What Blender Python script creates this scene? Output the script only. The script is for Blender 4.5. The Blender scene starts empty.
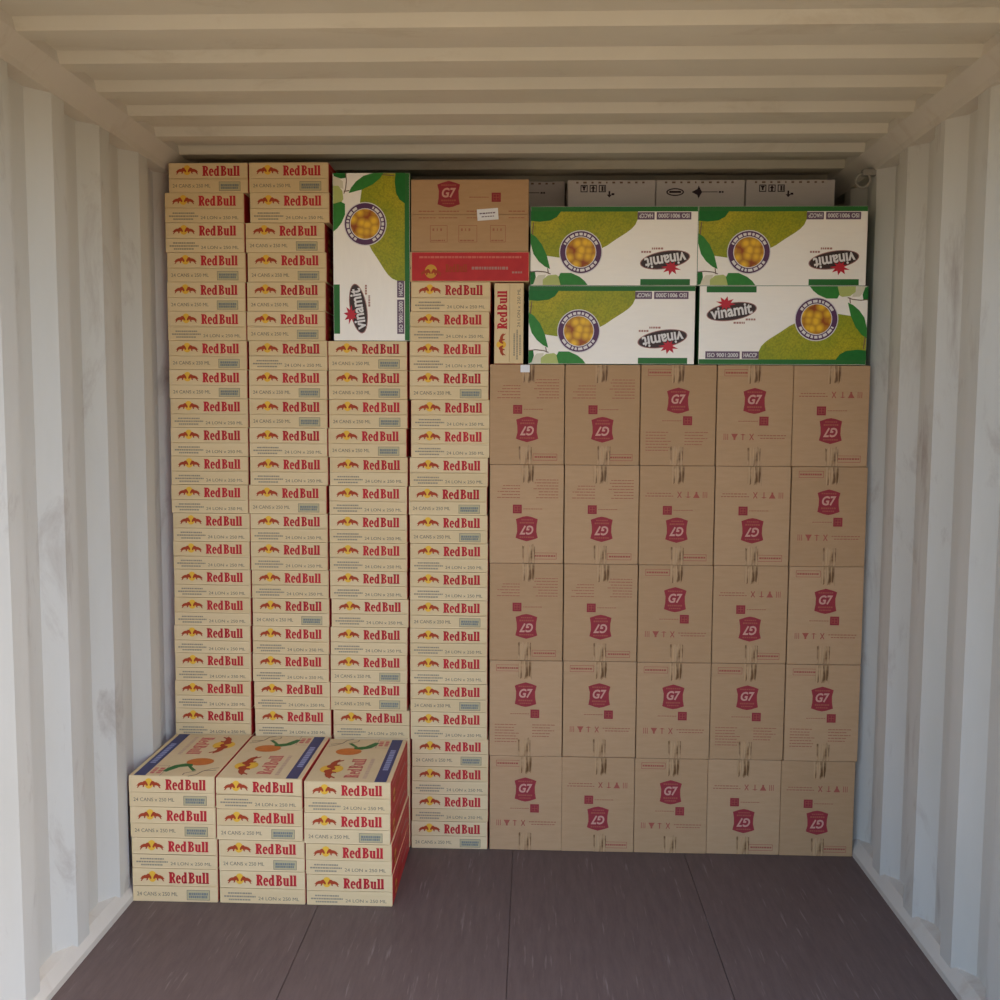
import bpy, bmesh, math, random
from mathutils import Matrix, Vector, Euler
random.seed(7)
scene = bpy.context.scene
COL = scene.collection

# ------------------------------------------------------------------ camera
F_PX = 960.8
YAW, PIT, ROL = -0.0337, 0.0819, -0.0054
cam_data = bpy.data.cameras.new('camera')
cam_data.sensor_width = 36.0
cam_data.lens = F_PX / 1000.0 * 36.0
cam_data.clip_start = 0.05
cam = bpy.data.objects.new('camera', cam_data)
COL.objects.link(cam)
cy_, sy_, cp_, sp_, cr_, sr_ = math.cos(YAW), math.sin(YAW), math.cos(PIT), math.sin(PIT), math.cos(ROL), math.sin(ROL)
U0 = Vector((cy_, -sy_, 0)); FW = Vector((cp_ * sy_, cp_ * cy_, -sp_)); UP0 = Vector((sp_ * sy_, sp_ * cy_, cp_))
U = U0 * cr_ - UP0 * sr_; UP = U0 * sr_ + UP0 * cr_
M = Matrix((U, UP, -FW)).transposed().to_4x4()
M.translation = Vector((0.0552, -3.154, 1.4511))
cam.matrix_world = M
scene.camera = cam

# ------------------------------------------------------------------ sky, sun, exposure
world = bpy.data.worlds.new('sky'); scene.world = world
world.use_nodes = True
wn = world.node_tree
sky = wn.nodes.new('ShaderNodeTexSky')
sky.sky_type = 'NISHITA'; sky.sun_disc = False
sky.sun_elevation = math.radians(58); sky.sun_rotation = math.radians(93)
sky.dust_density = 3.0; sky.air_density = 1.0
bg = wn.nodes['Background']; bg.inputs['Strength'].default_value = 0.30
wn.links.new(sky.outputs['Color'], bg.inputs['Color'])
sd = bpy.data.lights.new('sun', 'SUN'); sd.energy = 2.2; sd.angle = math.radians(0.6); sd.color = (1.0, 0.95, 0.86)
sun = bpy.data.objects.new('sun', sd); COL.objects.link(sun)
sun.rotation_euler = Vector((-0.53, 0.028, -0.848)).to_track_quat('-Z', 'Y').to_euler()
vs = scene.view_settings
vs.view_transform = 'Standard'; vs.look = 'None'; vs.gamma = 1.0; vs.use_curve_mapping = False
vs.exposure = 1.2
scene.cycles.use_denoising = True
scene.cycles.max_bounces = 8; scene.cycles.diffuse_bounces = 5

# ------------------------------------------------------------------ materials
def srgb(r, g, b):
    f = lambda c: (c / 255 / 12.92) if c / 255 <= 0.04045 else ((c / 255 + 0.055) / 1.055) ** 2.4
    return (f(r), f(g), f(b), 1.0)
def node(nt, kind, **kw):
    n = nt.nodes.new(kind)
    for k, v in kw.items():
        if k in n.inputs: n.inputs[k].default_value = v
        else: setattr(n, k, v)
    return n
def base_mat(name, rough=0.7, spec=0.3):
    m = bpy.data.materials.new(name); m.use_nodes = True
    b = m.node_tree.nodes['Principled BSDF']
    b.inputs['Roughness'].default_value = rough
    b.inputs['Specular IOR Level'].default_value = spec
    return m, m.node_tree, b
def mix_col(nt, fac, a, b):
    mx = nt.nodes.new('ShaderNodeMix'); mx.data_type = 'RGBA'
    for i, v in ((0, fac), (6, a), (7, b)):
        if hasattr(v, 'links') or isinstance(v, bpy.types.NodeSocket): nt.links.new(v, mx.inputs[i])
        else: mx.inputs[i].default_value = v
    return mx.outputs[2]
def ramp(nt, src, p0, p1, c0=(0, 0, 0, 1), c1=(1, 1, 1, 1)):
    r = nt.nodes.new('ShaderNodeValToRGB')
    r.color_ramp.elements[0].position = p0; r.color_ramp.elements[0].color = c0
    r.color_ramp.elements[1].position = p1; r.color_ramp.elements[1].color = c1
    nt.links.new(src, r.inputs[0]); return r.outputs[0]
def bump(nt, b, src, strength=0.1, dist=0.01):
    bn = node(nt, 'ShaderNodeBump', Strength=strength, Distance=dist)
    nt.links.new(src, bn.inputs['Height']); nt.links.new(bn.outputs[0], b.inputs['Normal'])
def obj_coord(nt, scale=(1, 1, 1)):
    tc = nt.nodes.new('ShaderNodeTexCoord'); mp = nt.nodes.new('ShaderNodeMapping')
    mp.inputs['Scale'].default_value = scale
    nt.links.new(tc.outputs['Object'], mp.inputs[0]); return mp.outputs[0]

def board(name, c1, c2, rough=0.75, spread=0.5):
    """cardboard: fibre mottling and a slight shade of its own for every carton"""
    m, nt, b = base_mat(name, rough, 0.25)
    co = obj_coord(nt, (1, 1, 6))
    n = node(nt, 'ShaderNodeTexNoise', Scale=14.0, Detail=6.0, Roughness=0.65); nt.links.new(co, n.inputs['Vector'])
    oi = nt.nodes.new('ShaderNodeObjectInfo')
    ad = node(nt, 'ShaderNodeMath', operation='MULTIPLY_ADD'); ad.inputs[1].default_value = spread
    nt.links.new(oi.outputs['Random'], ad.inputs[0]); nt.links.new(n.outputs[0], ad.inputs[2])
    f = ramp(nt, ad.outputs[0], 0.30, 0.75 + spread)
    nt.links.new(mix_col(nt, f, c1, c2), b.inputs['Base Color'])
    bump(nt, b, n.outputs[0], 0.08, 0.004)
    return m
def ink(name, c, rough=0.6, vary=0.12):
    m, nt, b = base_mat(name, rough, 0.25)
    n = node(nt, 'ShaderNodeTexNoise', Scale=60.0, Detail=3.0); nt.links.new(obj_coord(nt), n.inputs['Vector'])
    d = tuple(x * (1 - vary) for x in c[:3]) + (1,)
    nt.links.new(mix_col(nt, n.outputs[0], d, c), b.inputs['Base Color'])
    return m

MAT = {}
MAT['tan'] = board('tan_carton', srgb(222, 197, 154), srgb(213, 186, 140), 0.7)
MAT['kraft'] = board('kraft_carton', srgb(186, 150, 112), srgb(173, 137, 99), 0.8)
MAT['red'] = ink('red_print', srgb(192, 40, 48))
MAT['bull'] = ink('bull_print', srgb(170, 66, 34))
MAT['sun'] = ink('sun_print', srgb(232, 180, 60))
MAT['note'] = ink('dark_note_print', srgb(112, 104, 92))
MAT['faintnote'] = ink('faint_note_print', srgb(150, 138, 116))
MAT['stampfill'] = ink('stamp_fill', srgb(192, 176, 134))
MAT['stamp'] = ink('blue_grey_stamp', srgb(124, 128, 122))
MAT['maroon'] = ink('maroon_badge_print', srgb(154, 52, 58), 0.7, 0.25)
MAT['pinkink'] = ink('faded_red_print', srgb(168, 88, 72), 0.7, 0.2)
MAT['faintred'] = ink('faint_red_print', srgb(164, 108, 80), 0.75, 0.1)
MAT['badgeletter'] = ink('badge_letter_print', srgb(204, 150, 132))
MAT['white'] = ink('white_print', srgb(226, 220, 216), 0.5, 0.04)
MAT['green'] = ink('green_print', srgb(46, 110, 48), 0.45, 0.15)
MAT['leaf'] = ink('leaf_print', srgb(58, 138, 54), 0.45, 0.35)
MAT['darkleaf'] = ink('dark_leaf_print', srgb(34, 116, 44), 0.45, 0.3)
MAT['pale'] = ink('pale_fruit_print', srgb(184, 192, 112), 0.45, 0.15)
MAT['cream'] = ink('cream_flesh_print', srgb(222, 214, 190), 0.45, 0.1)
MAT['purple'] = ink('purple_print', srgb(92, 54, 88), 0.45, 0.15)
MAT['strip'] = ink('grey_purple_strip', srgb(112, 88, 106), 0.45, 0.15)
MAT['brown'] = ink('dark_brown_print', srgb(66, 48, 44), 0.45, 0.15)
MAT['stem'] = ink('brown_stem_print', srgb(120, 92, 74), 0.5)
MAT['bright_red'] = ink('splash_red_print', srgb(196, 44, 56), 0.45)
MAT['tag'] = ink('tagline_print', srgb(176, 124, 112), 0.5)
MAT['blue'] = ink('blue_band_print', srgb(58, 60, 100), 0.45)
MAT['bluewhite'] = ink('pale_band_letters', srgb(150, 154, 186), 0.5)
MAT['orange'] = ink('orange_fruit_print', srgb(214, 118, 46), 0.5, 0.3)
MAT['coral'] = ink('coral_print', srgb(208, 108, 92), 0.5, 0.2)
MAT['ghost'] = ink('pale_outline_print', srgb(206, 172, 140), 0.6)
MAT['paper'] = ink('white_paper_label', srgb(226, 224, 224), 0.6, 0.04)
MAT['greyboard'] = board('pale_grey_carton', srgb(204, 194, 190), srgb(194, 184, 180), 0.7)
MAT['black'] = ink('black_symbol_print', srgb(52, 36, 44), 0.6)
MAT['gold'] = ink('dull_gold_print', srgb(206, 150, 52), 0.5)
MAT['whiteboard'] = board('white_coated_carton', srgb(250, 242, 230), srgb(243, 235, 224), 0.4, 0.2)

def red_side():
    m, nt, b = base_mat('red_carton_side', 0.55, 0.3)
    w = node(nt, 'ShaderNodeTexNoise', Scale=30.0, Detail=4.0); nt.links.new(obj_coord(nt), w.inputs['Vector'])
    nt.links.new(mix_col(nt, w.outputs[0], srgb(168, 34, 36), srgb(196, 48, 46)), b.inputs['Base Color'])
    return m
MAT['redside'] = red_side()

def fruit_mat():
    m, nt, b = base_mat('spiky_fruit_print', 0.45, 0.3)
    v = node(nt, 'ShaderNodeTexVoronoi', Scale=190.0); nt.links.new(obj_coord(nt), v.inputs['Vector'])
    n = node(nt, 'ShaderNodeTexNoise', Scale=9.0, Detail=3.0); nt.links.new(obj_coord(nt), n.inputs['Vector'])
    c = mix_col(nt, ramp(nt, n.outputs[0], 0.35, 0.68), srgb(150, 158, 22), srgb(188, 172, 26))
    nt.links.new(mix_col(nt, ramp(nt, v.outputs['Distance'], 0.1, 1.0, (0, 0, 0, 1), (0.7, 0.7, 0.7, 1)), c, srgb(112, 120, 20)), b.inputs['Base Color'])
    return m
MAT['fruit'] = fruit_mat()
def pieces_mat():
    m, nt, b = base_mat('yellow_fruit_pieces_print', 0.4, 0.3)
    v = node(nt, 'ShaderNodeTexVoronoi', Scale=40.0); v.feature = 'F1'; nt.links.new(obj_coord(nt), v.inputs['Vector'])
    c = ramp(nt, v.outputs['Distance'], 0.2, 0.85, srgb(236, 186, 40), srgb(150, 72, 12))
    nt.links.new(c, b.inputs['Base Color']); return m
MAT['pieces'] = pieces_mat()

def tape_mat():
    m, nt, b = base_mat('wrinkled_parcel_tape', 0.5, 0.3)
    co = obj_coord(nt, (1, 1, 0.06))
    n = node(nt, 'ShaderNodeTexNoise', Scale=150.0, Detail=2.0); nt.links.new(co, n.inputs['Vector'])
    n2 = node(nt, 'ShaderNodeTexNoise', Scale=30.0, Detail=2.0); nt.links.new(obj_coord(nt), n2.inputs['Vector'])
    mu = node(nt, 'ShaderNodeMath', operation='MULTIPLY'); nt.links.new(ramp(nt, n.outputs[0], 0.50, 0.62), mu.inputs[0]); nt.links.new(ramp(nt, n2.outputs[0], 0.35, 0.6), mu.inputs[1])
    nt.links.new(mix_col(nt, mu.outputs[0], srgb(182, 146, 106), srgb(104, 70, 36)), b.inputs['Base Color'])
    return m
MAT['tape'] = tape_mat()

def painted_steel(name, c1, c2, stain, stain_amt=0.5):
    m, nt, b = base_mat(name, 0.5, 0.35)
    tc = obj_coord(nt, (1, 1, 0.25))
    n = node(nt, 'ShaderNodeTexNoise', Scale=5.0, Detail=7.0, Roughness=0.6); nt.links.new(tc, n.inputs['Vector'])
    c = mix_col(nt, n.outputs[0], c1, c2)
    n2 = node(nt, 'ShaderNodeTexNoise', Scale=3.1, Detail=9.0, Roughness=0.7, Distortion=0.6); nt.links.new(obj_coord(nt, (1, 2.2, 0.7)), n2.inputs['Vector'])
    f = ramp(nt, n2.outputs[0], 0.56, 0.74, (0, 0, 0, 1), (stain_amt,) * 3 + (1,))
    nt.links.new(mix_col(nt, f, c, stain), b.inputs['Base Color'])
    bump(nt, b, n.outputs[0], 0.05, 0.01)
    return m
MAT['wall'] = painted_steel('white_painted_steel_wall', srgb(206, 204, 197), srgb(184, 180, 168), srgb(134, 116, 104), 0.6)
MAT['roof'] = painted_steel('white_painted_steel_roof', srgb(205, 198, 182), srgb(194, 187, 170), srgb(150, 130, 100), 0.4)
MAT['rail'] = painted_steel('painted_steel_rail', srgb(204, 198, 186), srgb(190, 182, 168), srgb(150, 120, 90), 0.4)
MAT['steel'] = painted_steel('worn_bare_steel', srgb(150, 146, 138), srgb(120, 114, 106), srgb(90, 70, 55), 0.5)

def floor_mat():
    m, nt, b = base_mat('worn_dark_plywood', 0.55, 0.35)
    n = node(nt, 'ShaderNodeTexNoise', Scale=9.0, Detail=8.0, Roughness=0.7); nt.links.new(obj_coord(nt, (5, 0.7, 1)), n.inputs['Vector'])
    s = node(nt, 'ShaderNodeTexNoise', Scale=14.0, Detail=3.0, Roughness=0.6); nt.links.new(obj_coord(nt, (6, 0.4, 1)), s.inputs['Vector'])
    c = mix_col(nt, n.outputs[0], srgb(74, 58, 54), srgb(116, 98, 92))
    nt.links.new(mix_col(nt, ramp(nt, s.outputs[0], 0.62, 0.74, (0, 0, 0, 1), (0.5, 0.5, 0.5, 1)), c, srgb(150, 136, 130)), b.inputs['Base Color'])
    bump(nt, b, n.outputs[0], 0.15, 0.01)
    return m
MAT['floor'] = floor_mat()
def ground_mat():
    m, nt, b = base_mat('dusty_yard_concrete', 0.9, 0.2)
    n = node(nt, 'ShaderNodeTexNoise', Scale=1.5, Detail=8.0); nt.links.new(obj_coord(nt), n.inputs['Vector'])
    nt.links.new(mix_col(nt, n.outputs[0], srgb(120, 106, 84), srgb(146, 130, 104)), b.inputs['Base Color']); return m
MAT['ground'] = ground_mat()

# ------------------------------------------------------------------ mesh helpers
def finish(name, bm, mats, smooth=False):
    me = bpy.data.meshes.new(name)
    bm.to_mesh(me); bm.free()
    for m in (mats if isinstance(mats, (list, tuple)) else [mats]): me.materials.append(MAT[m])
    if smooth:
        for p in me.polygons: p.use_smooth = True
    return me
def box_bm(x0, x1, y0, y1, z0, z1, bev=0.0, bm=None):
    own = bm is None
    bm = bm or bmesh.new()
    r = bmesh.ops.create_cube(bm, size=1.0)
    for v in r['verts']:
        v.co = Vector((x0 + (v.co.x + .5) * (x1 - x0), y0 + (v.co.y + .5) * (y1 - y0), z0 + (v.co.z + .5) * (z1 - z0)))
    if bev and own:
        bmesh.ops.bevel(bm, geom=list(bm.edges), offset=bev, segments=2, affect='EDGES', profile=0.6)
    return bm
class Flat:
    """collects flat printed shapes in a face's own 2D coordinates (x across, z up, facing -y)"""
    def __init__(self): self.bm = bmesh.new()
    def poly(self, pts):
        # triangulated through bmesh so that concave outlines fill correctly
        vs = [self.bm.verts.new((p[0], 0, p[1])) for p in pts]
        a = sum(pts[i][0] * pts[(i + 1) % len(pts)][1] - pts[(i + 1) % len(pts)][0] * pts[i][1] for i in range(len(pts)))
        if a < 0: vs.reverse()
        f = self.bm.faces.new(vs)
        f.normal_update()
        if len(vs) > 4: bmesh.ops.triangulate(self.bm, faces=[f])
        return self
    def rect(self, x0, x1, z0, z1): return self.poly([(x0, z0), (x1, z0), (x1, z1), (x0, z1)])
    def frame(self, x0, x1, z0, z1, t):
        self.rect(x0, x1, z0, z0 + t); self.rect(x0, x1, z1 - t, z1); self.rect(x0, x0 + t, z0, z1); return self.rect(x1 - t, x1, z0, z1)
    def ellipse(self, cx, cz, rx, rz, rot=0, n=28):
        c, s = math.cos(rot), math.sin(rot)
        return self.poly([(cx + rx * math.cos(t) * c - rz * math.sin(t) * s, cz + rx * math.cos(t) * s + rz * math.sin(t) * c) for t in [2 * math.pi * i / n for i in range(n)]])
    def band(self, cx, cz, rx, rz, tx, tz, a0, a1, n=14):
        P = []
        for i in range(n + 1):
            t = math.radians(a0 + (a1 - a0) * i / n)
            P.append(((cx + rx * math.cos(t), cz + rz * math.sin(t)), (cx + (rx - tx) * math.cos(t), cz + (rz - tz) * math.sin(t))))
        for i in range(n): self.poly([P[i][0], P[i + 1][0], P[i + 1][1], P[i][1]])
        return self
    def line(self, pts, w):
        for a, b in zip(pts[:-1], pts[1:]):
            d = Vector((b[0] - a[0], b[1] - a[1])); L = d.length or 1; n = Vector((-d.y, d.x)) / L * w / 2
            self.poly([(a[0] - n.x, a[1] - n.y), (b[0] - n.x, b[1] - n.y), (b[0] + n.x, b[1] + n.y), (a[0] + n.x, a[1] + n.y)])
        return self
    def dashes(self, x0, x1, z, h, rnd, wmin=0.004, wmax=0.012, gap=0.0022):
        x = x0
        while x < x1 - wmin:
            w = min(rnd.uniform(wmin, wmax), x1 - x); self.rect(x, x + w, z, z + h); x += w + gap
        return self
    def xform(self, fn):
        for v in self.bm.verts:
            a, b = fn(v.co.x, v.co.z); v.co.x, v.co.z = a, b
        return self
    def done(self, name, mat): return finish(name, self.bm, mat)

def text_flat(txt, x0, x1, z0, z1, bold=0.0, rot=0.0, shear=0.0):
    """lettering set into the box x0..x1, z0..z1"""
    cu = bpy.data.curves.new('lettering', 'FONT'); cu.body = txt; cu.offset = bold; cu.resolution_u = 3; cu.shear = shear
    o = bpy.data.objects.new('lettering', cu); COL.objects.link(o)
    dg = bpy.context.evaluated_depsgraph_get(); dg.update()
    me = bpy.data.meshes.new_from_object(o.evaluated_get(dg))
    bpy.data.objects.remove(o); bpy.data.curves.remove(cu)
    F = Flat(); F.bm.from_mesh(me); bpy.data.meshes.remove(me)
    xs = [v.co.x for v in F.bm.verts]; ys = [v.co.y for v in F.bm.verts]
    a, b, c, d = min(xs), max(xs), min(ys), max(ys)
    for v in F.bm.verts:
        px = x0 + (v.co.x - a) / (b - a) * (x1 - x0); pz = z0 + (v.co.y - c) / (d - c) * (z1 - z0)
        v.co = Vector((px, 0, pz))
    if rot:
        mx, mz = (x0 + x1) / 2, (z0 + z1) / 2; cc, ss = math.cos(rot), math.sin(rot)
        F.xform(lambda x, z: (mx + (x - mx) * cc - (z - mz) * ss, mz + (x - mx) * ss + (z - mz) * cc))
    return F
def heavy_logo_letters(F, x0, x1, z0, z1):
    """the condensed heavy slab lettering of the drinks cartons, drawn stroke by stroke in a unit-high design"""
    G = Flat(); x = 0.0
    def stem(a, b, lo, hi, sl=0.06, sr=0.06, foot=True, head=True):
        G.rect(a, b, lo, hi)
        if foot: G.rect(a - sl, b + sr, lo, lo + .1)
        if head: G.rect(a - sl, b, hi - .1, hi)
    # R
    stem(.06, .33, 0, 1); G.band(.33, .72, .31, .28, .22, .14, -90, 90); G.poly([(.28, .5), (.46, .54), (.70, 0), (.47, 0)])
    # e
    G.band(.98, .36, .27, .38, .215, .13, 0, 318, 20); G.rect(.76, 1.20, .34, .45)
    # d
    G.band(1.52, .36, .25, .38, .20, .13, 40, 320, 18); stem(1.58, 1.82, 0, 1, .03, .05)
    # B
    o = 2.02
    stem(o + .04, o + .30, 0, 1, .06, 0); G.band(o + .30, .755, .28, .245, .2, .12, -90, 90); G.band(o + .30, .275, .33, .275, .22, .12, -90, 90); G.rect(o + .06, o + .34, .45, .55)
    # u
    o = 2.72
    stem(o + .04, o + .27, .2, .74, .05, 0, False); G.band(o + .28, .22, .24, .22, .22, .14, 180, 300); stem(o + .35, o + .58, 0, .74, .03, .05)
    # l l
    for o in (3.40, 3.76): stem(o + .04, o + .29, 0, 1, .05, .05)
    W = 4.08
    G.xform(lambda a, b: (x0 + a / W * (x1 - x0), z0 + b * (z1 - z0)))
    tmp = bpy.data.meshes.new('tmp'); G.bm.to_mesh(tmp); G.bm.free(); F.bm.from_mesh(tmp); bpy.data.meshes.remove(tmp)
    return F
BULL = [(0, .30), (.10, .44), (.20, .64), (.40, .80), (.56, .82), (.70, 1.0), (.84, .95), (.98, .60), (1.02, .36), (.92, .26), (.82, .46), (.72, .40), (.68, .14), (.56, .06), (.58, .34), (.40, .36), (.27, .26), (.16, .0), (.05, -.02), (.14, .22), (.09, .32)]
def bull_flat(cx, cz, w, h, flip):
    F = Flat()
    F.poly([((cx - w / 2 + (1 - p[0] if flip else p[0]) * w), cz - h / 2 + p[1] * h) for p in BULL])
    return F

# ------------------------------------------------------------------ object helpers
def link(name, data, parent=None, loc=(0, 0, 0), rot=(0, 0, 0)):
    o = bpy.data.objects.new(name, data); COL.objects.link(o)
    o.parent = parent; o.location = loc; o.rotation_euler = rot
    return o
def thing(name, label, cat, loc, rot=(0, 0, 0), group=None):
    o = link(name, None, None, loc, rot); o.empty_display_size = 0.05
    o['label'] = label; o['category'] = cat
    if group: o['group'] = group
    return o
def struct(name, me, label=None, cat=None, loc=(0, 0, 0)):
    o = link(name, me, None, loc); o['kind'] = 'structure'
    if label: o['label'] = label
    if cat: o['category'] = cat
    return o

# ------------------------------------------------------------------ the container
WL, WR, HC = -1.153, 1.152, 2.337       # inner faces of the walls, ceiling height
Y0, Y1 = -1.55, 4.35                    # open end and closed end
def wave(a0, pitch, flat1, slope, flat2, depth, lo, hi):
    """corrugation profile: (position, depth) pairs; depth 0 is the inner flat"""
    P = []; k = math.floor((lo - a0) / pitch) - 1
    while True:
        b = a0 + k * pitch
        for t, d in ((0, 0), (flat1, 0), (flat1 + slope, depth), (flat1 + slope + flat2, depth)):
            y = b + t
            if lo <= y <= hi: P.append((y, d))
        if b > hi: break
        k += 1
    return [(lo, P[0][1])] + P + [(hi, P[-1][1])]
def sheet(name, rows, mat, thick):
    """rows: list of (front point, back point) quads strips with a thickness vector per point"""
    bm = bmesh.new()
    inner = [(bm.verts.new(a), bm.verts.new(b)) for a, b, t in rows]
    outer = [(bm.verts.new(Vector(a) + Vector(t)), bm.verts.new(Vector(b) + Vector(t))) for a, b, t in rows]
    for i in range(len(rows) - 1):
        bm.faces.new((inner[i][0], inner[i + 1][0], inner[i + 1][1], inner[i][1]))
        bm.faces.new((outer[i][1], outer[i + 1][1], outer[i + 1][0], outer[i][0]))
        bm.faces.new((inner[i][0], outer[i][0], outer[i + 1][0], inner[i + 1][0]))
        bm.faces.new((inner[i][1], inner[i + 1][1], outer[i + 1][1], outer[i][1]))
    for i in (0, -1): bm.faces.new((inner[i][0], inner[i][1], outer[i][1], outer[i][0]))
    bmesh.ops.recalc_face_normals(bm, faces=bm.faces)
    return finish(name, bm, mat)
for side, X, a0, pitch in (('left', WL, -0.722, 0.266), ('right', WR, -0.213, 0.256)):
    s = -1 if side == 'left' else 1
    prof = wave(a0, pitch, 0.066, 0.064, 0.066 + pitch - 0.264, 0.035, Y0, Y1)
    rows = [((X + s * d, y, 0.0), (X + s * d, y, HC + 0.02), (s * 0.004, 0, 0)) for y, d in prof]
    w = struct('wall_' + side, sheet('wall_' + side, rows, 'wall', 0.004))
    # vertical weld between two corrugated panels, in the bottom of a recess
    for k in ((-1.075,) if side == 'left' else (-1.06,)):
        bm = box_bm(X + s * 0.031, X + s * 0.036, k - 0.006, k + 0.006, 0.03, HC - 0.06, 0.002)
        link('weld_seam', finish('weld_seam', bm, 'wall'), w)
    # rails along the foot and the head of the wall
    bm = bmesh.new()
    cs = [(0.0, 0.0), (-0.012, 0.0), (-0.012, 0.018), (0.008, 0.052), (0.04, 0.06), (0.04, 0.0)]
    A = [bm.verts.new((X + s * q[0], Y0, q[1])) for q in cs]; B = [bm.verts.new((X + s * q[0], Y1, q[1])) for q in cs]
    for i in range(len(cs)): bm.faces.new((A[i], A[(i + 1) % len(cs)], B[(i + 1) % len(cs)], B[i]))
    bm.faces.new(A); bm.faces.new(B[::-1]); bmesh.ops.recalc_face_normals(bm, faces=bm.faces)
    struct('baseboard_' + side, finish('foot_rail', bm, 'rail'))
    bm = bmesh.new()
    cs = [(0.05, HC - 0.085), (-0.003, HC - 0.075), (-0.010, HC - 0.06), (-0.045, HC - 0.022), (-0.05, HC), (-0.05, HC + 0.03), (0.05, HC + 0.03)]
    A = [bm.verts.new((X + s * q[0], Y0, q[1])) for q in cs]; B = [bm.verts.new((X + s * q[0], Y1, q[1])) for q in cs]
    for i in range(len(cs)): bm.faces.new((A[i], A[(i + 1) % len(cs)], B[(i + 1) % len(cs)], B[i]))
    bm.faces.new(A); bm.faces.new(B[::-1]); bmesh.ops.recalc_face_normals(bm, faces=bm.faces)
    struct('trim_1' if side == 'left' else 'trim_2', finish('head_rail', bm, 'rail'))
prof = wave(-0.165, 0.2, 0.055, 0.025, 0.095, 0.022, Y0, Y1)
rows = [((WL - 0.03, y, HC - 0.022 + d), (WR + 0.03, y, HC - 0.022 + d), (0, 0, 0.004)) for y, d in prof]
struct('ceiling', sheet('ceiling', rows, 'roof', 0.004))
bm = box_bm(WL - 0.05, WR + 0.05, Y1, Y1 + 0.04, 0, HC)
struct('wall_back', finish('wall_back', bm, 'wall'))
fl = struct('floor', finish('floor', box_bm(WL - 0.04, WR + 0.04, Y0, Y1, -0.16, -0.004), 'floor'))
for i in range(4):          # long plywood boards of the floor
    w = (WR - WL) / 4; x0 = WL + i * w
    link('plank', finish('plank', box_bm(x0 + 0.001, x0 + w - 0.001, Y0, Y1, -0.02, 0.0, 0.001), 'floor'), fl)
gb = bmesh.new(); bmesh.ops.create_grid(gb, x_segments=2, y_segments=2, size=60)
struct('ground', finish('ground', gb, 'ground'), loc=(0, 0, -0.17))

# lashing ring high on the right wall
rg = thing('lashing_ring', 'small bare steel lashing ring hanging high on the right wall', 'ring', (WR - 0.018, 0.06, 2.232))
bm = bmesh.new()
N, K, R, r = 24, 8, 0.022, 0.0038
V = [[bm.verts.new((0, (R + r * math.cos(2 * math.pi * j / K)) * math.cos(2 * math.pi * i / N), (R + r * math.cos(2 * math.pi * j / K)) * math.sin(2 * math.pi * i / N))) for j in range(K)] for i in range(N)]
for i in range(N):
    for j in range(K): bm.faces.new((V[i][j], V[(i + 1) % N][j], V[(i + 1) % N][(j + 1) % K], V[i][(j + 1) % K]))
for i in range(N):
    for j in range(K): V[i][j].co.x += r * math.sin(2 * math.pi * j / K)
bmesh.ops.recalc_face_normals(bm, faces=bm.faces)
ring = link('ring', finish('ring', bm, 'steel', True), rg, (-0.02, 0, 0), (0, 0, math.radians(60)))
link('bracket', finish('bracket', box_bm(-0.024, 0.024, -0.012, 0.012, 0.014, 0.034, 0.003), 'steel'), rg)

# ------------------------------------------------------------------ drinks carton (tan ends, red long sides)
CW, CD, CH = 0.2585, 0.386, 0.0948
FH = 0.0495                                   # height of the upper flap
rnd = random.Random(3)
ME = {}
ME['body'] = finish('drinks_carton_body', box_bm(-CW / 2, CW / 2, 0.004, CD, 0, CH, 0.0018), 'tan')
ME['upper'] = finish('upper_flap', box_bm(-CW / 2 + .0006, CW / 2 - .0006, 0, 0.0034, -FH, -0.0004, 0.0010), 'tan')
ME['lower'] = finish('lower_flap', box_bm(-CW / 2 + .0006, CW / 2 - .0006, 0, 0.0034, 0.0004, CH - FH - .0012, 0.0010), 'tan')
def slanted(src, zlim, d0, d1):
    me = ME[src].copy()
    for v in me.vertices:
        if (v.co.z < zlim) if zlim < 0 else (v.co.z > zlim): v.co.z += d0 if v.co.x < 0 else d1
    return me
ME['upper_b'] = slanted('upper', -0.04, 0.0004, 0.0030)     # flaps cut or creased a little short at one corner
ME['upper_c'] = slanted('upper', -0.04, 0.0026, 0.0002)
ME['lower_b'] = slanted('lower', 0.04, -0.0003, -0.0022)
ME['side'] = finish('side_panel', box_bm(-0.0006, 0.0006, 0.006, CD - 0.002, 0.002, CH - 0.002), 'redside')
# upper flap print, z measured down from the hinge line at the top
ME['logo'] = heavy_logo_letters(Flat(), -0.018, 0.104, -0.0415, -0.0095).done('printed_lettering', 'red')
ME['sun'] = Flat().ellipse(-0.068, -0.0230, 0.0130, 0.0158).done('printed_sun', 'sun')
ME['bullL'] = bull_flat(-0.0885, -0.0255, 0.035, 0.0215, False).done('printed_bull', 'bull')
ME['bullR'] = bull_flat(-0.0475, -0.0255, 0.035, 0.0215, True).done('printed_bull', 'bull')
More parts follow.
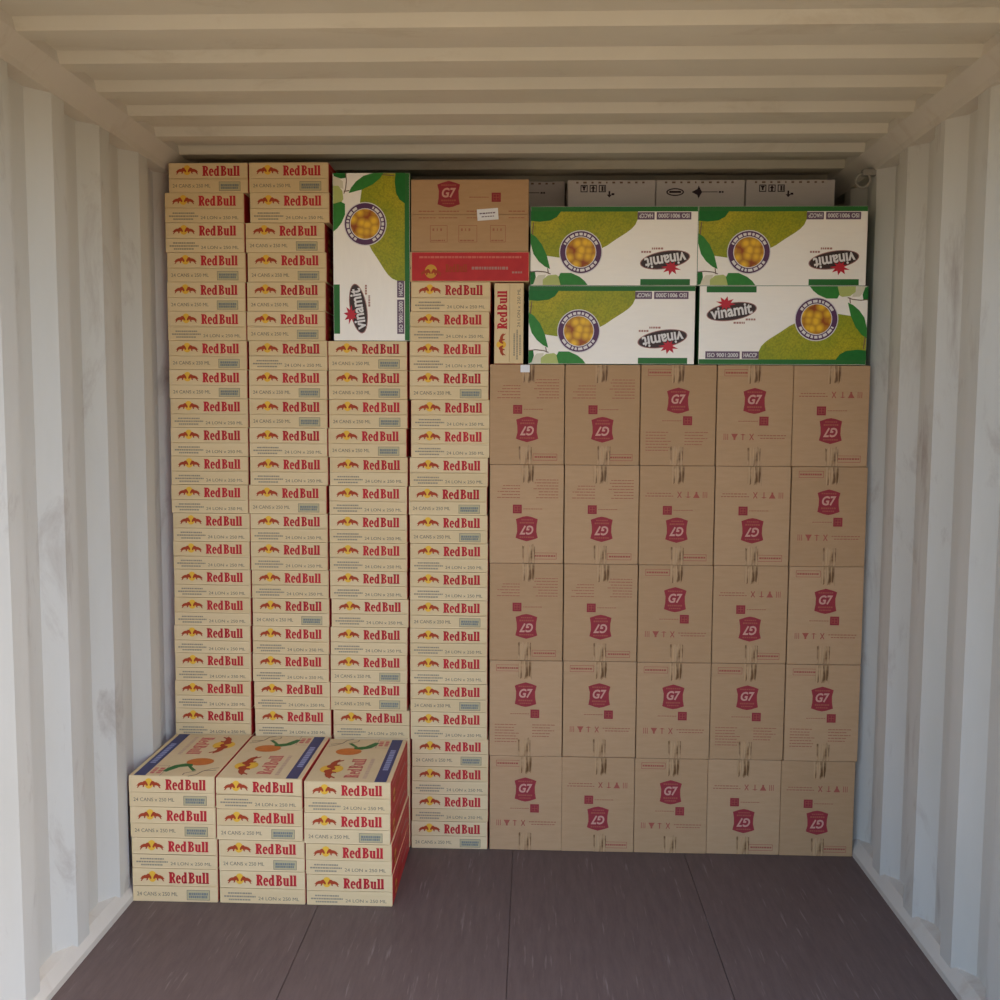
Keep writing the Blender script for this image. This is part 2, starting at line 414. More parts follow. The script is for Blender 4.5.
# lower flap prints, z measured up from the bottom
ME['qtyA'] = text_flat('24 CANS x 250 ML', -0.116, 0.008, 0.0165, 0.0275).done('printed_quantity', 'note')
ME['stampfill'] = Flat().rect(0.036, 0.106, 0.006, 0.035).done('stamp_patch', 'stampfill')
F = Flat().frame(0.036, 0.106, 0.006, 0.035, 0.0012)
ME['stampframe'] = F.done('stamp_frame', 'note')
F = Flat()
for z in (0.012, 0.0205): F.dashes(0.042, 0.100, z, 0.0068, rnd, .003, .007, .0012)
ME['stamp'] = F.done('stamp_code', 'stamp')
ME['qtyB'] = text_flat('24 LON x 250 ML', -0.012, 0.112, 0.0105, 0.0205).done('printed_quantity', 'note')
F = Flat()
for k, hw in enumerate((0.036, 0.048, 0.034)): F.dashes(-0.068 - hw, -0.068 + hw, 0.0275 - k * 0.0095, 0.0046, rnd, .003, .008, .0012)
ME['note'] = F.done('printed_note', 'faintnote')
# long red side print (drawn on x = along the length)
F = Flat().dashes(0.03, 0.36, 0.074, 0.0065, rnd, .004, .014, .002)
ME['side_line'] = F.done('side_text_line', 'coral')
F = Flat().dashes(0.20, 0.32, 0.038, 0.009, rnd, .004, .012, .002)
F.dashes(0.33, 0.365, 0.026, 0.006, rnd, .004, .008, .002)
ME['side_caption'] = F.done('side_caption', 'tag')
ME['side_sun'] = Flat().ellipse(0.068, 0.032, 0.020, 0.022).done('side_sun', 'gold')
F = Flat(); F = heavy_logo_letters(F, 0.115, 0.185, 0.030, 0.055); ME['side_logo'] = F.done('side_lettering', 'bull')
F = Flat(); F.poly([((0.033 + p[0] * 0.034), 0.018 + p[1] * 0.022) for p in BULL]); ME['side_bull'] = F.done('side_bull', 'bull')
F = Flat(); F.poly([((0.103 - p[0] * 0.034), 0.018 + p[1] * 0.022) for p in BULL]); ME['side_bull2'] = F.done('side_bull', 'bull')
# printed top: reads along the depth; X = depth, Z = towards the left side
F = Flat().rect(0.004, CD - 0.004, -0.116, -0.080); ME['band'] = F.done('top_band', 'blue')
F = Flat().dashes(0.10, 0.28, -0.107, 0.017, rnd, .008, .014, .004); ME['bandtext'] = F.done('top_band_lettering', 'bluewhite')
F = heavy_logo_letters(Flat(), 0.035, 0.195, -0.026, 0.018); ME['toplogo'] = F.done('top_lettering', 'coral')
F = Flat().dashes(0.03, 0.20, -0.052, 0.012, rnd, .006, .016, .003); ME['topline'] = F.done('top_caption', 'ghost')
ME['topsun'] = Flat().ellipse(0.105, 0.068, 0.036, 0.036).done('top_sun', 'sun')
F = Flat(); F.poly([(0.022 + p[0] * 0.085, 0.044 + p[1] * 0.044) for p in BULL]); ME['topbull'] = F.done('top_bull', 'bull')
F = Flat(); F.poly([(0.190 - p[0] * 0.085, 0.044 + p[1] * 0.044) for p in BULL]); ME['topbull2'] = F.done('top_bull', 'bull')
F = Flat().ellipse(0.262, 0.045, 0.032, 0.042); ME['topfruit'] = F.done('top_orange', 'orange')
F = Flat().poly([(0.285, 0.030), (0.300, 0.035), (0.312, -0.002), (0.352, -0.028), (0.346, -0.042), (0.322, -0.036), (0.296, -0.022), (0.280, 0.006)])
F.poly([(0.30, 0.03), (0.336, 0.058), (0.342, 0.048), (0.306, 0.022)]); ME['topleaf'] = F.done('top_leaf', 'green')
F = Flat().line([(0.33, 0.118), (0.34, 0.08), (0.37, 0.07), (0.385, 0.05)], 0.004).line([(0.34, 0.08), (0.32, 0.10), (0.31, 0.12)], 0.003).line([(0.34, 0.06), (0.36, 0.03), (0.375, 0.03)], 0.003)
ME['topbranch'] = F.done('top_branch', 'stem')
F = Flat().line([(0.300, -0.036), (0.300, -0.076)], 0.002).line([(0.300, -0.036), (0.385, -0.036)], 0.002); ME['topcorner'] = F.done('top_corner_frame', 'tag')
F = Flat().dashes(0.318, 0.376, -0.056, 0.014, rnd, .010, .016, .004).dashes(0.318, 0.376, -0.074, 0.012, rnd, .010, .016, .004); ME['topcount'] = F.done('top_count', 'coral')

EPS = 0.0004
def drinks_carton(loc, kind, label, rot=(0, 0, 0), rz=0.0, top=False, sides=True, group='stacked drinks cartons', lean=None, r=random):
    t = thing('drinks_carton', label, 'carton', loc, rot, group)
    link('body', ME['body'], t)
    a = lean if lean is not None else (r.choice((0, 0, 0, 0.01, 0.02, 0.045)))
    up = link('upper_flap', ME[r.choice(('upper', 'upper', 'upper', 'upper_b', 'upper_c'))], t, (0, 0.0002, CH), (-a, 0, 0))
    b = r.choice((0, 0, 0, 0.01, 0.03))
    lo = link('lower_flap', ME[r.choice(('lower', 'lower', 'lower_b'))], t, (0, 0.0002, 0), (b, 0, 0))
    link('printed_sun', ME['sun'], up, (0, -EPS, 0)); link('printed_bull', ME['bullL'], up, (0, -2 * EPS, 0)); link('printed_bull', ME['bullR'], up, (0, -2 * EPS, 0))
    link('printed_lettering', ME['logo'], up, (0, -EPS, 0))
    if kind == 'A':
        link('printed_quantity', ME['qtyA'], lo, (0, -EPS, 0)); link('stamp_patch', ME['stampfill'], lo, (0, -EPS, 0)); link('stamp_frame', ME['stampframe'], lo, (0, -2 * EPS, 0)); link('stamp_code', ME['stamp'], lo, (0, -2 * EPS, 0))
    else:
        link('printed_quantity', ME['qtyB'], lo, (0, -EPS, 0)); link('printed_note', ME['note'], lo, (0, -EPS, 0))
    for s in (1, -1):
        sp = link('side_panel', ME['side'], t, (s * (CW / 2 + 0.0004), 0, 0))
        if s == 1 and sides:
            for nm, k in (('side_text_line', 'side_line'), ('side_caption', 'side_caption'), ('side_sun', 'side_sun'), ('side_lettering', 'side_logo'), ('side_bull', 'side_bull'), ('side_bull', 'side_bull2')):
                e = EPS * (2 if 'bull' in k else 1)
                link(nm, ME[k], sp, (0.0006 + e, 0, 0), (0, 0, math.radians(90)))
    if top:
        # print drawn with X along the depth and Z towards -x: lay it on the lid
        base = Matrix(((0, 0, -1, 0), (1, 0, 0, 0), (0, -1, 0, 0), (0, 0, 0, 1)))
        flip = top == 'turned'
        for nm, k, lv in (('top_band', 'band', 1), ('top_band_lettering', 'bandtext', 2), ('top_sun', 'topsun', 1), ('top_bull', 'topbull', 2), ('top_bull', 'topbull2', 2), ('top_lettering', 'toplogo', 1), ('top_caption', 'topline', 1), ('top_orange', 'topfruit', 1), ('top_leaf', 'topleaf', 2), ('top_branch', 'topbranch', 1), ('top_corner_frame', 'topcorner', 1), ('top_count', 'topcount', 1)):
            o = link(nm, ME[k], t)
            mm = Matrix.Translation((0, 0, CH + lv * EPS)) @ base
            if flip: mm = Matrix.Translation((0, CD, 0)) @ Matrix.Rotation(math.pi, 4, 'Z') @ mm
            o.matrix_local = mm
    return t

ORD = 'first second third fourth fifth sixth seventh eighth ninth tenth eleventh twelfth thirteenth fourteenth fifteenth sixteenth seventeenth eighteenth nineteenth twentieth twenty-first twenty-second twenty-third twenty-fourth'.split()
ROW = 0.095
COLS = [
 ('leftmost', 1, 'ABBAABAABBBBBBBBBBBBABAB', [-1.1328, -1.1468, -1.1477, -1.1453, -1.1475, -1.1454, -1.1446, -1.1455, -1.1443, -1.1465, -1.1473, -1.1481, -1.1439, -1.1464, -1.1451, -1.1459, -1.1481, -1.1481, -1.1493, -1.1497]),
 ('second', 1, 'ABAAAABAABBABBBABBBBBAAB', [-0.8704, -0.8693, -0.8856, -0.8806, -0.8841, -0.8844, -0.8799, -0.8818, -0.8813, -0.8829, -0.8814, -0.8873, -0.8844, -0.8849, -0.8831, -0.8815, -0.883, -0.8846, -0.8813, -0.8797]),
 ('third', 7, 'AAAABBBBBBBAABABBA', [-0.6171, -0.6163, -0.6159, -0.6197, -0.6163, -0.6185, -0.618, -0.6179, -0.6188, -0.6146, -0.6181, -0.6193, -0.6202, -0.6115]),
 ('fourth', 5, 'BBBABBBAABBABBABABBA', [-0.3445, -0.3476, -0.3495, -0.3497, -0.3453, -0.3455, -0.3504, -0.3532, -0.3508, -0.3493, -0.3496, -0.3498, -0.35, -0.3502, -0.3491, -0.3489, -0.3447, -0.3449, -0.3451, -0.3467]),
]
NUDGE = [-0.0025, 0.0015, 0.0, 0.0]
rr = random.Random(11)
for ci, (cname, first, kinds, lefts) in enumerate(COLS):
    for i, kd in enumerate(kinds):
        n = first + i
        x = (lefts[i] if i < len(lefts) else lefts[-1] + 0.001) + CW / 2 + NUDGE[ci] * 0.4
        hid = i >= len(lefts)
        if hid: lab = f'tan drinks carton behind the front pile, {ORD[i]} from top in {cname} tall column'
        else: lab = f'tan drinks carton with {"boxed stamp" if kd == "A" else "small printed note"}, {ORD[i]} from top in {cname} tall column'
        drinks_carton((x, rr.uniform(0.0, 0.006), (24 - n) * ROW), kd, lab, (0, 0, rr.uniform(-0.0035, 0.0035)), sides=(ci == 1 and n < 7) or False, group='cartons of the tall drinks columns', r=rr)

# low pile in front: three columns, four high
FC = [('leftmost', -1.1469, 0.0085, 'AABA', [0, .002, .005, .005], 'turned'), ('middle', -0.8835, 0.006, 'BAAB', [0, .001, .006, .007], 'plain'), ('rightmost', -0.6190, 0.0, 'BABB', [0.001, 0.0, .004, .006], 'plain')]
TIER = ['on top of', 'second tier of', 'third tier of', 'lowest of']
for ci, (cn, xl, dz, kinds, dx, tp) in enumerate(FC):
    for i, kd in enumerate(kinds):
        z = (3 - i) * ROW + (dz if i < 3 else 0)
        det = 'printed lid showing' if i == 0 else ('boxed stamp' if kd == 'A' else 'small printed note')
        lab = f'tan drinks carton with {det}, {TIER[i]} {cn} stack in front pile'
        t = drinks_carton((xl + CW / 2 + dx[i] + 0.001, -0.395 - 0.001 * i, z), kd, lab, (0, 0, rr.uniform(-0.004, 0.004)), top=tp if i == 0 else False, sides=(cn == 'rightmost'), group='low pile of drinks cartons in front', lean=0.05 if (ci, i) in ((0, 1), (1, 0)) else None, r=rr)
        if i == 3: t.scale.z = 1 + dz / CH

# carton standing on its end face side, and the one showing its red long side
t = drinks_carton((0.022, 0.0, 1.638 + CW / 2), 'B', 'tan drinks carton standing on its narrow side between the tall column and green cartons', (0, -math.pi / 2, 0), sides=False, group='odd drinks cartons', lean=0.0)
t = drinks_carton((-0.3463, -0.004 + CW / 2, 1.9005), 'B', 'drinks carton turned to show its red long side under kraft carton', (0, 0, -math.pi / 2), sides=True, group='odd drinks cartons', lean=0.0)

# ------------------------------------------------------------------ kraft cartons with the maroon badge
KW, KD, KH = 0.2430, 0.392, 0.3270
ME['kbody'] = finish('kraft_body', box_bm(-KW / 2, KW / 2, 0.0, KD, 0, KH - 0.0006, 0.0025), 'kraft')
def shield(cx, cz, w, h):
    P = [(-.5, -.38), (-.45, -.14), (-.44, .12), (-.51, .36), (-.40, .40), (-.26, .44), (0, .5), (.26, .44), (.40, .40), (.51, .36), (.44, .12), (.45, -.14), (.5, -.38), (.36, -.42), (.2, -.47), (0, -.5), (-.2, -.47), (-.36, -.42)]
    return Flat().poly([(cx + p[0] * w, cz + p[1] * h) for p in P])
BX, BZ = -0.001, 0.2115
ME['badge'] = shield(BX, BZ, 0.0720, 0.0840).done('badge', 'maroon')
F = text_flat('G7', BX - 0.022, BX + 0.024, BZ - 0.011, BZ + 0.020, 0.03, 0, 0.2)
ME['g7'] = F.done('badge_letters', 'badgeletter')
ME['badgetop'] = Flat().dashes(BX - 0.024, BX + 0.024, BZ + 0.026, 0.0045, rnd, .004, .008, .0015).done('badge_top_print', 'pinkink')
F = Flat(); F.dashes(BX - 0.024, BX + 0.024, BZ - 0.0225, 0.0055, rnd, .004, .007, .0015); F.dashes(BX - 0.02, BX + 0.02, BZ - 0.0315, 0.004, rnd, .004, .007, .0015)
ME['badgelines'] = F.done('badge_small_print', 'pinkink')
SX, SZ = 0.0305, 0.1465
ME['square'] = Flat().rect(SX - .0148, SX + .0148, SZ - .0145, SZ + .0145).done('square_mark', 'maroon')
F = Flat().frame(SX - .010, SX + .010, SZ - .0095, SZ + .0095, .0016).rect(SX - .001, SX + .001, SZ - .008, SZ + .008).rect(SX - .008, SX + .008, SZ - .001, SZ + .001)
ME['squaredetail'] = F.done('square_mark_detail', 'pinkink')
ME['caption'] = Flat().dashes(-0.052, 0.012, SZ - .002, 0.0028, rnd, .004, .010, .0012).done('caption_line', 'faintred')
F = Flat().frame(-0.100, -0.020, 0.291, 0.313, 0.0014).dashes(-0.096, -0.025, 0.299, 0.0055, rnd, .004, .009, .0016); ME['cornerbox'] = F.done('corner_print', 'pinkink')
F = Flat()
for k in range(7): F.dashes(-0.104, -0.030 + rnd.uniform(-.012, .008), 0.107 - k * 0.0098, 0.0030, rnd, .005, .016, .0018)
ME['paraL'] = F.done('printed_paragraph', 'faintred'); F = Flat()
for k in range(5): F.dashes(0.022, 0.098 + rnd.uniform(-.02, .004), 0.107 - k * 0.0098, 0.0030, rnd, .005, .016, .0018)
ME['paraR'] = F.done('printed_paragraph', 'faintred')
F = Flat(); z0, z1 = 0.085, 0.105
x = -0.098
for k in range(3): F.rect(x + k * .006, x + k * .006 + .0022, z0, z1)
F.poly([(-0.074, z1), (-0.052, z1), (-0.060, z0 + .006), (-0.060, z0), (-0.066, z0), (-0.066, z0 + .006)])                # glass
F.poly([(-0.046, z1 - .004), (-0.036, z1), (-0.026, z1 - .004), (-0.0345, z1 - .004), (-0.0345, z0), (-0.0375, z0), (-0.0375, z1 - .004)])   # umbrella
F.line([(-0.014, z0), (-0.002, z1)], .003).line([(-0.014, z1), (-0.002, z0)], .003)
ME['symbols'] = F.done('handling_symbols', 'pinkink')
F = Flat().dashes(0.012, 0.106, 0.098, 0.0035, rnd, .005, .014, .002).dashes(0.02, 0.100, 0.089, 0.0035, rnd, .005, .014, .002); ME['symtext'] = F.done('handling_text', 'faintred')
def tape_mesh(z0, z1, seed):
    bm = bmesh.new(); q = random.Random(seed); n = 9
    up, dn = [], []
    for i in range(n + 1):
        x = -0.021 + 0.042 * i / n; e = 0.0005 + 0.0011 * (i % 2)
        up.append(bm.verts.new((x, -e, z1))); dn.append(bm.verts.new((x + q.uniform(-.002, .002), -e, z0 + q.uniform(-.006, .006))))
    for i in range(n): bm.faces.new((dn[i], dn[i + 1], up[i + 1], up[i]))
    return finish('tape', bm, 'tape')
ME['tapeT'] = [tape_mesh(KH - 0.058, KH - 0.001, s) for s in range(3)]
ME['tapeB'] = [tape_mesh(0.001, 0.060, s + 9) for s in range(3)]
for s in range(3):   # the bottom tape's clean edge sits at the carton's foot: mirror it
    for v in ME['tapeB'][s].vertices: v.co.z = 0.061 - v.co.z
GRID = [['ip', 'ip', 'up', 'us', 'is'], ['ip', 'ip', 'is', 'is', 'us'], ['ip', 'ip', 'us', 'is', 'us'], ['up', 'us', 'us', 'up', 'up'], ['us', 'is', 'us', 'is', 'is']]
def kraft_carton(loc, code, label, r, rot=(0, 0, 0)):
    t = thing('kraft_carton', label, 'carton', loc, rot, 'kraft cartons with maroon badges')
    link('body', ME['kbody'], t)
    inv = code[0] == 'i'
    def pr(nm, k, lv, parent=t):
        if inv: o = link(nm, ME[k], parent, (0, -lv * EPS, KH), (0, math.pi, 0))
        else: o = link(nm, ME[k], parent, (0, -lv * EPS, 0))
        return o
    b = pr('badge', 'badge', 1)
    link('badge_letters', ME['g7'], b, (0, -EPS, 0)); link('badge_small_print', ME['badgelines'], b, (0, -EPS, 0)); link('badge_top_print', ME['badgetop'], b, (0, -EPS, 0))
    s = pr('square_mark', 'square', 1); link('square_mark_detail', ME['squaredetail'], s, (0, -EPS, 0))
    pr('caption_line', 'caption', 1); pr('corner_print', 'cornerbox', 1)
    if code[1] == 'p': pr('printed_paragraph', 'paraL', 1); pr('printed_paragraph', 'paraR', 1)
    else: pr('handling_symbols', 'symbols', 1); pr('handling_text', 'symtext', 1)
    link('tape', r.choice(ME['tapeT']), t, (r.uniform(-.006, .008), -EPS, 0)); link('tape', r.choice(ME['tapeB']), t, (r.uniform(-.006, .008), -EPS, 0))
    return t
rk = random.Random(5)
KX = -0.0847
for ri in range(5):
    for ci in range(5):
        code = GRID[ri][ci]
        z = (4 - ri) * 0.3273
        xx = KX + (ci + .5) * (0.2448, 0.2455, 0.2462, 0.2462, 0.2452)[ri] + rk.uniform(-.0006, .0006) + (4 - ri - 2) * 0.0006 * (ci - 2)
        rown = ['top row', 'second row from top', 'middle row', 'second row from floor', 'floor row'][ri]
        coln = ['leftmost', 'second from left', 'middle one', 'second from right', 'rightmost'][ci]
        lab = f'brown kraft carton with {"upside-down" if code[0] == "i" else "upright"} maroon badge, {rown}, {coln}'
        t = kraft_carton((xx, rk.uniform(0.0, 0.004), z), code, lab, rk, (0, 0, rk.uniform(-.0015, .0015)))
        if (ri, ci) == (0, 0):
            link('paper_sticker', finish('paper_sticker', box_bm(-0.022, 0.008, -0.0030, -0.0022, KH - 0.026, KH - 0.002, 0), 'paper'), t)
# kraft carton lying on its side on top of the red one
LW, LH, LD = 0.380, 0.2290, 0.327
t = thing('kraft_carton', 'brown kraft carton lying on its side, white paper sticker, on red carton', 'carton', (-0.1535, 0.0, 1.9955), (0, 0, 0.003), 'kraft cartons with maroon badges')
link('body', finish('kraft_body_lying', box_bm(-LW / 2, LW / 2, 0.002, LD, 0, LH, 0.0025), 'kraft'), t)
# upper and lower flaps with the seam between them
SEAM = 0.118
link('flap', finish('flap', box_bm(-LW / 2 + .001, LW / 2 - .001, -0.0016, 0.0022, SEAM + 0.0008, LH - .001, 0.0008), 'kraft'), t)
link('flap', finish('flap', box_bm(-LW / 2 + .001, LW / 2 - .001, -0.0016, 0.0022, 0.001, SEAM - 0.0008, 0.0008), 'kraft'), t)
dxb, dzb = -0.068 - BX, 0.182 - BZ
b = link('badge', ME['badge'], t, (dxb, -0.0022, dzb)); link('badge_letters', ME['g7'], b, (0, -EPS, 0)); link('badge_small_print', ME['badgelines'], b, (0, -EPS, 0)); link('badge_top_print', ME['badgetop'], b, (0, -EPS, 0))
s = link('square_mark', ME['square'], t, (0.085 - SX, -0.0022, 0.172 - SZ)); link('square_mark_detail', ME['squaredetail'], s, (0, -EPS, 0))
link('caption_line', ME['caption'], t, (0.062 - 0.012, -0.0022, 0.173 - SZ))
for (x0, x1) in ((-0.165, -0.11), (-0.10, -0.035), (-0.01, 0.045), (0.125, 0.18)):
    for zz, hh in ((0.126, 0.004), (0.106, 0.003)):
        link('printed_line', Flat().dashes(x0, x1, zz, hh, rnd, .006, .014, .002).done('printed_line', 'faintred'), t, (0, -0.0022, 0))
for (x0, x1) in ((-0.128, -0.072), (-0.036, 0.024), (0.066, 0.116)):
    F = Flat().frame(x0, x1, 0.030, 0.084, 0.0016).dashes(x0 + .004, x1 - .004, 0.034, 0.004, rnd, .004, .012, .002).dashes(x0 + .008, x1 - .012, 0.066, 0.008, rnd, .003, .006, .008)
    link('printed_panel', F.done('printed_panel', 'faintred'), t, (0, -0.0022, 0))
ps = link('paper_sticker', finish('paper_sticker', box_bm(-0.034, 0.034, -0.0012, 0, -0.018, 0.018, 0), 'paper'), t, (0.058, -0.0020, 0.118), (0, -0.07, 0))
F = Flat().dashes(-0.026, 0.026, 0.002, 0.004, rnd, .004, .01, .002).dashes(-0.02, 0.02, -0.008, 0.003, rnd, .004, .01, .002)
link('sticker_print', F.done('sticker_print', 'strip'), ps, (0, -0.0016, 0))

# ------------------------------------------------------------------ white and green fruit cartons
GW, GH, GD = 0.5360, 0.2505, 0.42
def fruit_meshes():
    bm = box_bm(-GW / 2, GW / 2, 0, GD, 0, GH, 0.0022)
    me = finish('fruit_carton_body', bm, ['whiteboard', 'green'])
    for p in me.polygons: p.material_index = 0 if abs(p.normal.y) > 0.5 else 1
    ME['gbody'] = me
    X = lambda px: -GW / 2 + (px - 42) / 793 * GW
    Z = lambda py: (975 - py) / 375 * GH
    P = lambda L: [(X(a), Z(b)) for a, b in L]
    ME['g_fruit'] = Flat().poly(P([(326, 952), (328, 912), (338, 888), (356, 868), (380, 850), (430, 818), (470, 790), (520, 765), (560, 748), (620, 736), (700, 733), (760, 742), (800, 765), (833, 800), (833, 952)])).done('printed_fruit', 'fruit')
    ME['g_band'] = Flat().rect(X(44), X(833), Z(973), Z(950)).done('printed_band', 'green')
    ME['g_bar'] = Flat().rect(X(75), X(310), Z(631), Z(602)).done('printed_bar', 'green')
    ME['g_leaf1'] = Flat().poly(P([(740, 678), (765, 690), (795, 715), (820, 750), (834, 800), (834, 848), (810, 832), (780, 795), (757, 745)])).done('printed_leaf', 'leaf')
    ME['g_leaf2'] = Flat().poly(P([(560, 602), (690, 602), (700, 640), (690, 660), (640, 660), (600, 642), (575, 622)])).done('printed_leaf', 'leaf')
    ME['g_leaf3'] = Flat().poly(P([(690, 952), (710, 925), (740, 908), (790, 902), (834, 906), (834, 952)])).done('printed_leaf', 'darkleaf')
    ME['g_slice'] = Flat().poly(P([(682, 602), (775, 602), (775, 628), (750, 648), (712, 652), (690, 638)])).done('printed_slice', 'pale')
    ME['g_flesh'] = Flat().poly(P([(775, 602), (822, 602), (812, 630), (795, 650), (760, 652)])).done('printed_flesh', 'cream')
    ME['g_corner'] = Flat().poly(P([(834, 602), (820, 606), (808, 640), (812, 664), (834, 668)])).done('printed_leaf', 'darkleaf')
    ME['g_stem'] = Flat().line(P([(738, 655), (762, 664), (800, 668), (834, 664)]), 0.003).line(P([(748, 655), (752, 682)]), 0.003).line(P([(826, 840), (820, 900)]), 0.003).done('printed_stem', 'stem')
    cx, cz, r = X(595), Z(758), 0.0665
    ME['g_halo'] = Flat().ellipse(cx, cz, r + .003, r + .003, 0, 40).done('badge_rim', 'white')
    ME['g_ring'] = Flat().ellipse(cx, cz, r, r, 0, 40).done('badge_ring', 'purple')
    F = Flat()
    q = random.Random(2)
    for nm_, a0, a1 in (('g_ringtext', 28, 150), ('g_ringtext2', 205, 335)):
        a = a0; F = Flat()
        while a < a1:
            d = q.uniform(6, 16); F.band(cx, cz, r - .005, r - .005, .0085, .0085, a, min(a + d, a1), 3); a += d + 4
        ME[nm_] = F.done('badge_ring_print', 'white')
    ME['g_ringin'] = Flat().ellipse(cx, cz, r - .0165, r - .0165, 0, 36).done('badge_inner_rim', 'white')
    ME['g_disc'] = Flat().ellipse(cx, cz, r - .019, r - .019, 0, 36).done('badge_picture', 'pieces')
    lx, lz, th = X(195), Z(722), math.radians(9)
    ME['g_logoglow'] = Flat().ellipse(lx, lz, 0.0810, 0.0285, th, 32).done('logo_rim', 'tag')
    ME['g_logo'] = Flat().ellipse(lx, lz, 0.0780, 0.0260, th, 32).done('logo_oval', 'brown')
    ME['g_logotext'] = text_flat('vinamit', lx - .068, lx + .065, lz - .0165, lz + .0195, 0.028, th).done('logo_letters', 'white')
    sx, sz = X(165), Z(688)
    pts = []
    for i in range(18):
        rr_ = (0.033 if i % 2 == 0 else 0.017) * (1.0 if i < 9 else .75); a = math.pi * 2 * i / 18
        pts.append((sx + rr_ * math.cos(a), sz + 0.8 * rr_ * math.sin(a)))
    ME['g_splash'] = Flat().poly(pts).done('logo_splash', 'bright_red')
    F = Flat().dashes(X(205), X(258), Z(780), 0.006, q, .004, .01, .002); F.dashes(X(262), X(308), Z(764), 0.006, q, .004, .01, .002)
    ME['g_tag'] = F.done('logo_tagline', 'tag')
    ME['g_strip1'] = Flat().rect(X(75), X(238), Z(947), Z(912)).done('printed_strip', 'strip')
    ME['g_strip1t'] = text_flat('ISO 9001:2000', X(84), X(230), Z(940), Z(920), 0.02).done('strip_lettering', 'white')
    ME['g_strip2'] = Flat().rect(X(248), X(328), Z(947), Z(912)).done('printed_strip', 'strip')
    ME['g_strip2t'] = text_flat('HACCP', X(256), X(320), Z(940), Z(920), 0.02).done('strip_lettering', 'white')
fruit_meshes()
def fruit_carton(center, turn, label, depth_off=0.0):
    """center: middle of the front face; turn: rotation of the carton about the line of sight"""
    h = GH / 2 if abs(math.cos(turn)) > .5 else GW / 2
    t = thing('fruit_carton', label, 'carton', (center[0], center[1], center[2] - h), (0, 0, 0), 'white and green fruit cartons')
    RM = Matrix.Translation((0, 0, h)) @ Matrix.Rotation(-turn, 4, 'Y') @ Matrix.Translation((0, 0, -GH / 2))
    def add(nm, k, lv, par=None):
        o = link(nm, ME[k], par or t)
        if par: o.location = (0, -lv * EPS, 0)
        else: o.matrix_local = RM @ Matrix.Translation((0, -lv * EPS, 0))
        return o
    add('body', 'gbody', 0)
    add('printed_fruit', 'g_fruit', 1); add('printed_band', 'g_band', 2); add('printed_bar', 'g_bar', 1)
    add('printed_flesh', 'g_flesh', 1); add('printed_slice', 'g_slice', 2); add('printed_stem', 'g_stem', 4)
    add('printed_leaf', 'g_leaf1', 3); add('printed_leaf', 'g_leaf2', 3); add('printed_leaf', 'g_leaf3', 3); add('printed_leaf', 'g_corner', 2)
    b = add('badge_ring', 'g_ring', 5); add('badge_rim', 'g_halo', -1, b); add('badge_ring_print', 'g_ringtext', 1, b); add('badge_ring_print', 'g_ringtext2', 1, b); add('badge_inner_rim', 'g_ringin', 1, b); add('badge_picture', 'g_disc', 2, b)
    l = add('logo_oval', 'g_logo', 2); add('logo_rim', 'g_logoglow', -1, l); add('logo_splash', 'g_splash', 1, l); add('logo_letters', 'g_logotext', 2, l); add('logo_tagline', 'g_tag', 1, l)
    for a in ('1', '2'):
        s = add('printed_strip', 'g_strip' + a, 2); add('strip_lettering', 'g_strip' + a + 't', 1, s)
    return t
ZT = 1.6375
fruit_carton((0.3105, 0.003, ZT + GH * 1.5 + 0.001), math.pi, 'white and green fruit carton printed upside down, upper left of the block of four')
fruit_carton((0.8475, 0.004, ZT + GH * 1.5 + 0.001), math.pi, 'white and green fruit carton printed upside down, upper right beside the wall')
fruit_carton((0.3065, 0.0, ZT + GH * .5), math.pi, 'white and green fruit carton printed upside down, lower left of the block of four')
fruit_carton((0.8560, 0.001, ZT + GH * .5), 0.0, 'white and green fruit carton with the logo upright, on kraft cartons by the wall')
fruit_carton((-0.4730, 0.004, 1.711 + GW / 2), math.pi / 2, 'white and green fruit carton standing on end on the third tall column')

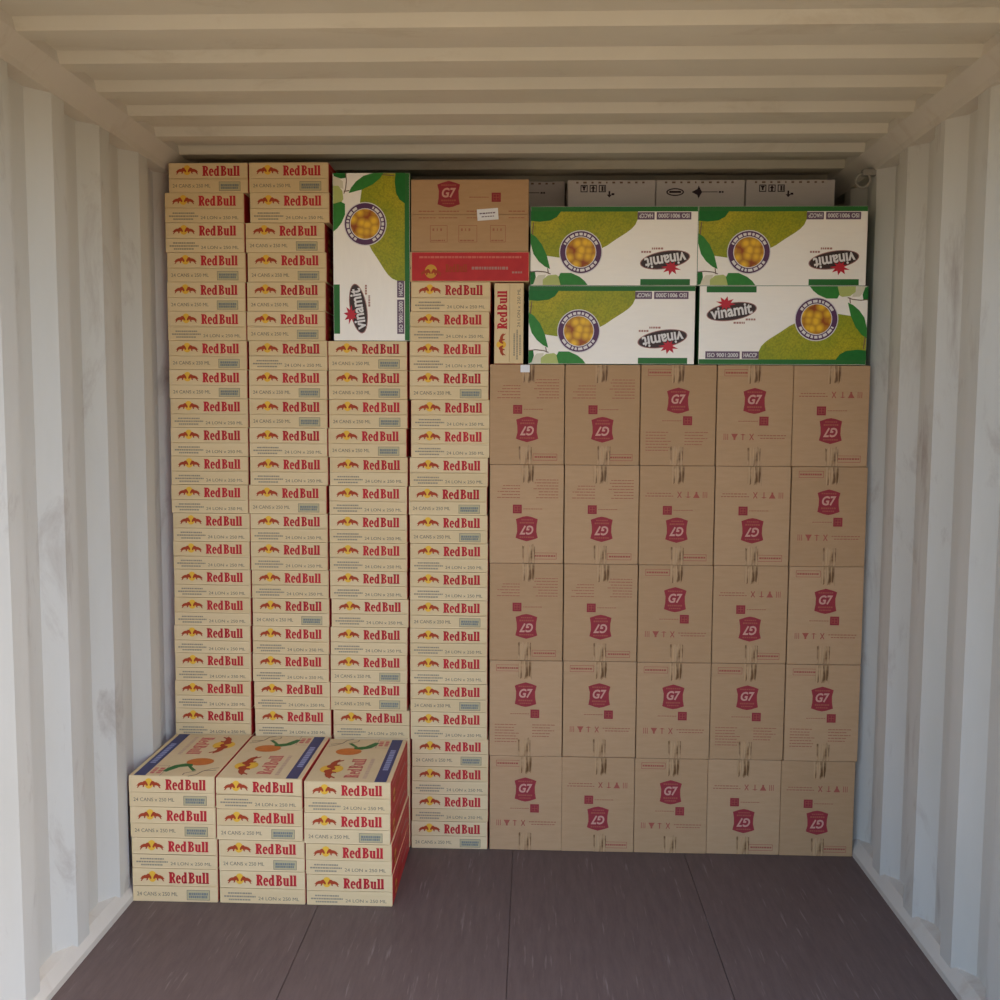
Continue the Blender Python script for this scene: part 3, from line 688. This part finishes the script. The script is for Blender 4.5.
# ------------------------------------------------------------------ pale cartons at the back, under the ceiling
BW, BH, BD = 0.297, 0.128, 0.34
ME['pbody'] = finish('pale_body', box_bm(-BW / 2, BW / 2, 0, BD, 0, BH, 0.0025), 'greyboard')
ME['pbody2'] = finish('pale_body', box_bm(-BW / 2, BW / 2, 0, BD, 0, BH + 0.032, 0.0025), 'greyboard')
F = Flat()
for k in range(3): F.frame(-0.105 + k * 0.031, -0.105 + k * 0.031 + 0.024, 0.088, 0.112, 0.003)
F.poly([(-0.101, 0.108), (-0.085, 0.108), (-0.090, 0.101), (-0.090, 0.094), (-0.096, 0.094), (-0.096, 0.101)])
F.poly([(-0.070, 0.100), (-0.062, 0.110), (-0.054, 0.100), (-0.059, 0.100), (-0.059, 0.091), (-0.065, 0.091), (-0.065, 0.100)])
F.rect(-0.034, -0.028, 0.092, 0.108).rect(-0.026, -0.023, 0.092, 0.108)
ME['p_sym'] = F.done('handling_symbols', 'black')
F = Flat().poly([(-0.010, 0.092), (-0.004, 0.092), (-0.004, 0.080), (0.002, 0.080), (-0.007, 0.070), (-0.016, 0.080), (-0.010, 0.080)]).rect(0.0, 0.010, 0.078, 0.085); ME['p_arrow'] = F.done('arrow_mark', 'black')
F = Flat().band(-0.085, 0.088, 0.030, 0.013, 0.005, 0.004, 0, 360, 24).rect(-0.105, -0.065, 0.085, 0.092); ME['p_oval'] = F.done('oval_logo', 'black')
F = Flat().poly([(-0.030, 0.088), (-0.010, 0.098), (-0.006, 0.110), (0.0, 0.098), (0.006, 0.088), (0.0, 0.078), (-0.006, 0.066), (-0.010, 0.078)]).rect(0.006, 0.058, 0.087, 0.0895).dashes(0.062, 0.085, 0.085, 0.006, rnd, .006, .01, .002); ME['p_mark'] = F.done('printed_mark', 'black')
F = Flat().dashes(-0.12, 0.12, 0.117, 0.006, rnd, .004, .012, .016); ME['p_edge'] = F.done('edge_print', 'stem')
PX = [(0.0135, 'o', 'half hidden pale grey carton under the ceiling, beside the lying kraft carton'), (0.3155, 's', 'pale grey carton with black handling symbols, second from left under the ceiling'), (0.6155, 'o', 'pale grey carton with oval logo, third from left under the ceiling'), (0.9175, 's', 'pale grey carton with black handling symbols, nearest the right wall under ceiling')]
for x, kd, lab in PX:
    t = thing('pale_carton', lab, 'carton', (x, 0.195 if x > .1 else 0.34, ZT + 2 * GH + 0.0015), (0, 0, 0), 'pale cartons under the ceiling')
    up = 0.032 if x < .1 else 0.0
    link('body', ME['pbody2'] if up else ME['pbody'], t); link('edge_print', ME['p_edge'], t, (0, -EPS, up))
    if kd == 's': link('handling_symbols', ME['p_sym'], t, (0, -EPS, 0)); link('arrow_mark', ME['p_arrow'], t, (0, -EPS, 0))
    else: link('oval_logo', ME['p_oval'], t, (0, -EPS, up)); link('printed_mark', ME['p_mark'], t, (0, -EPS, up))
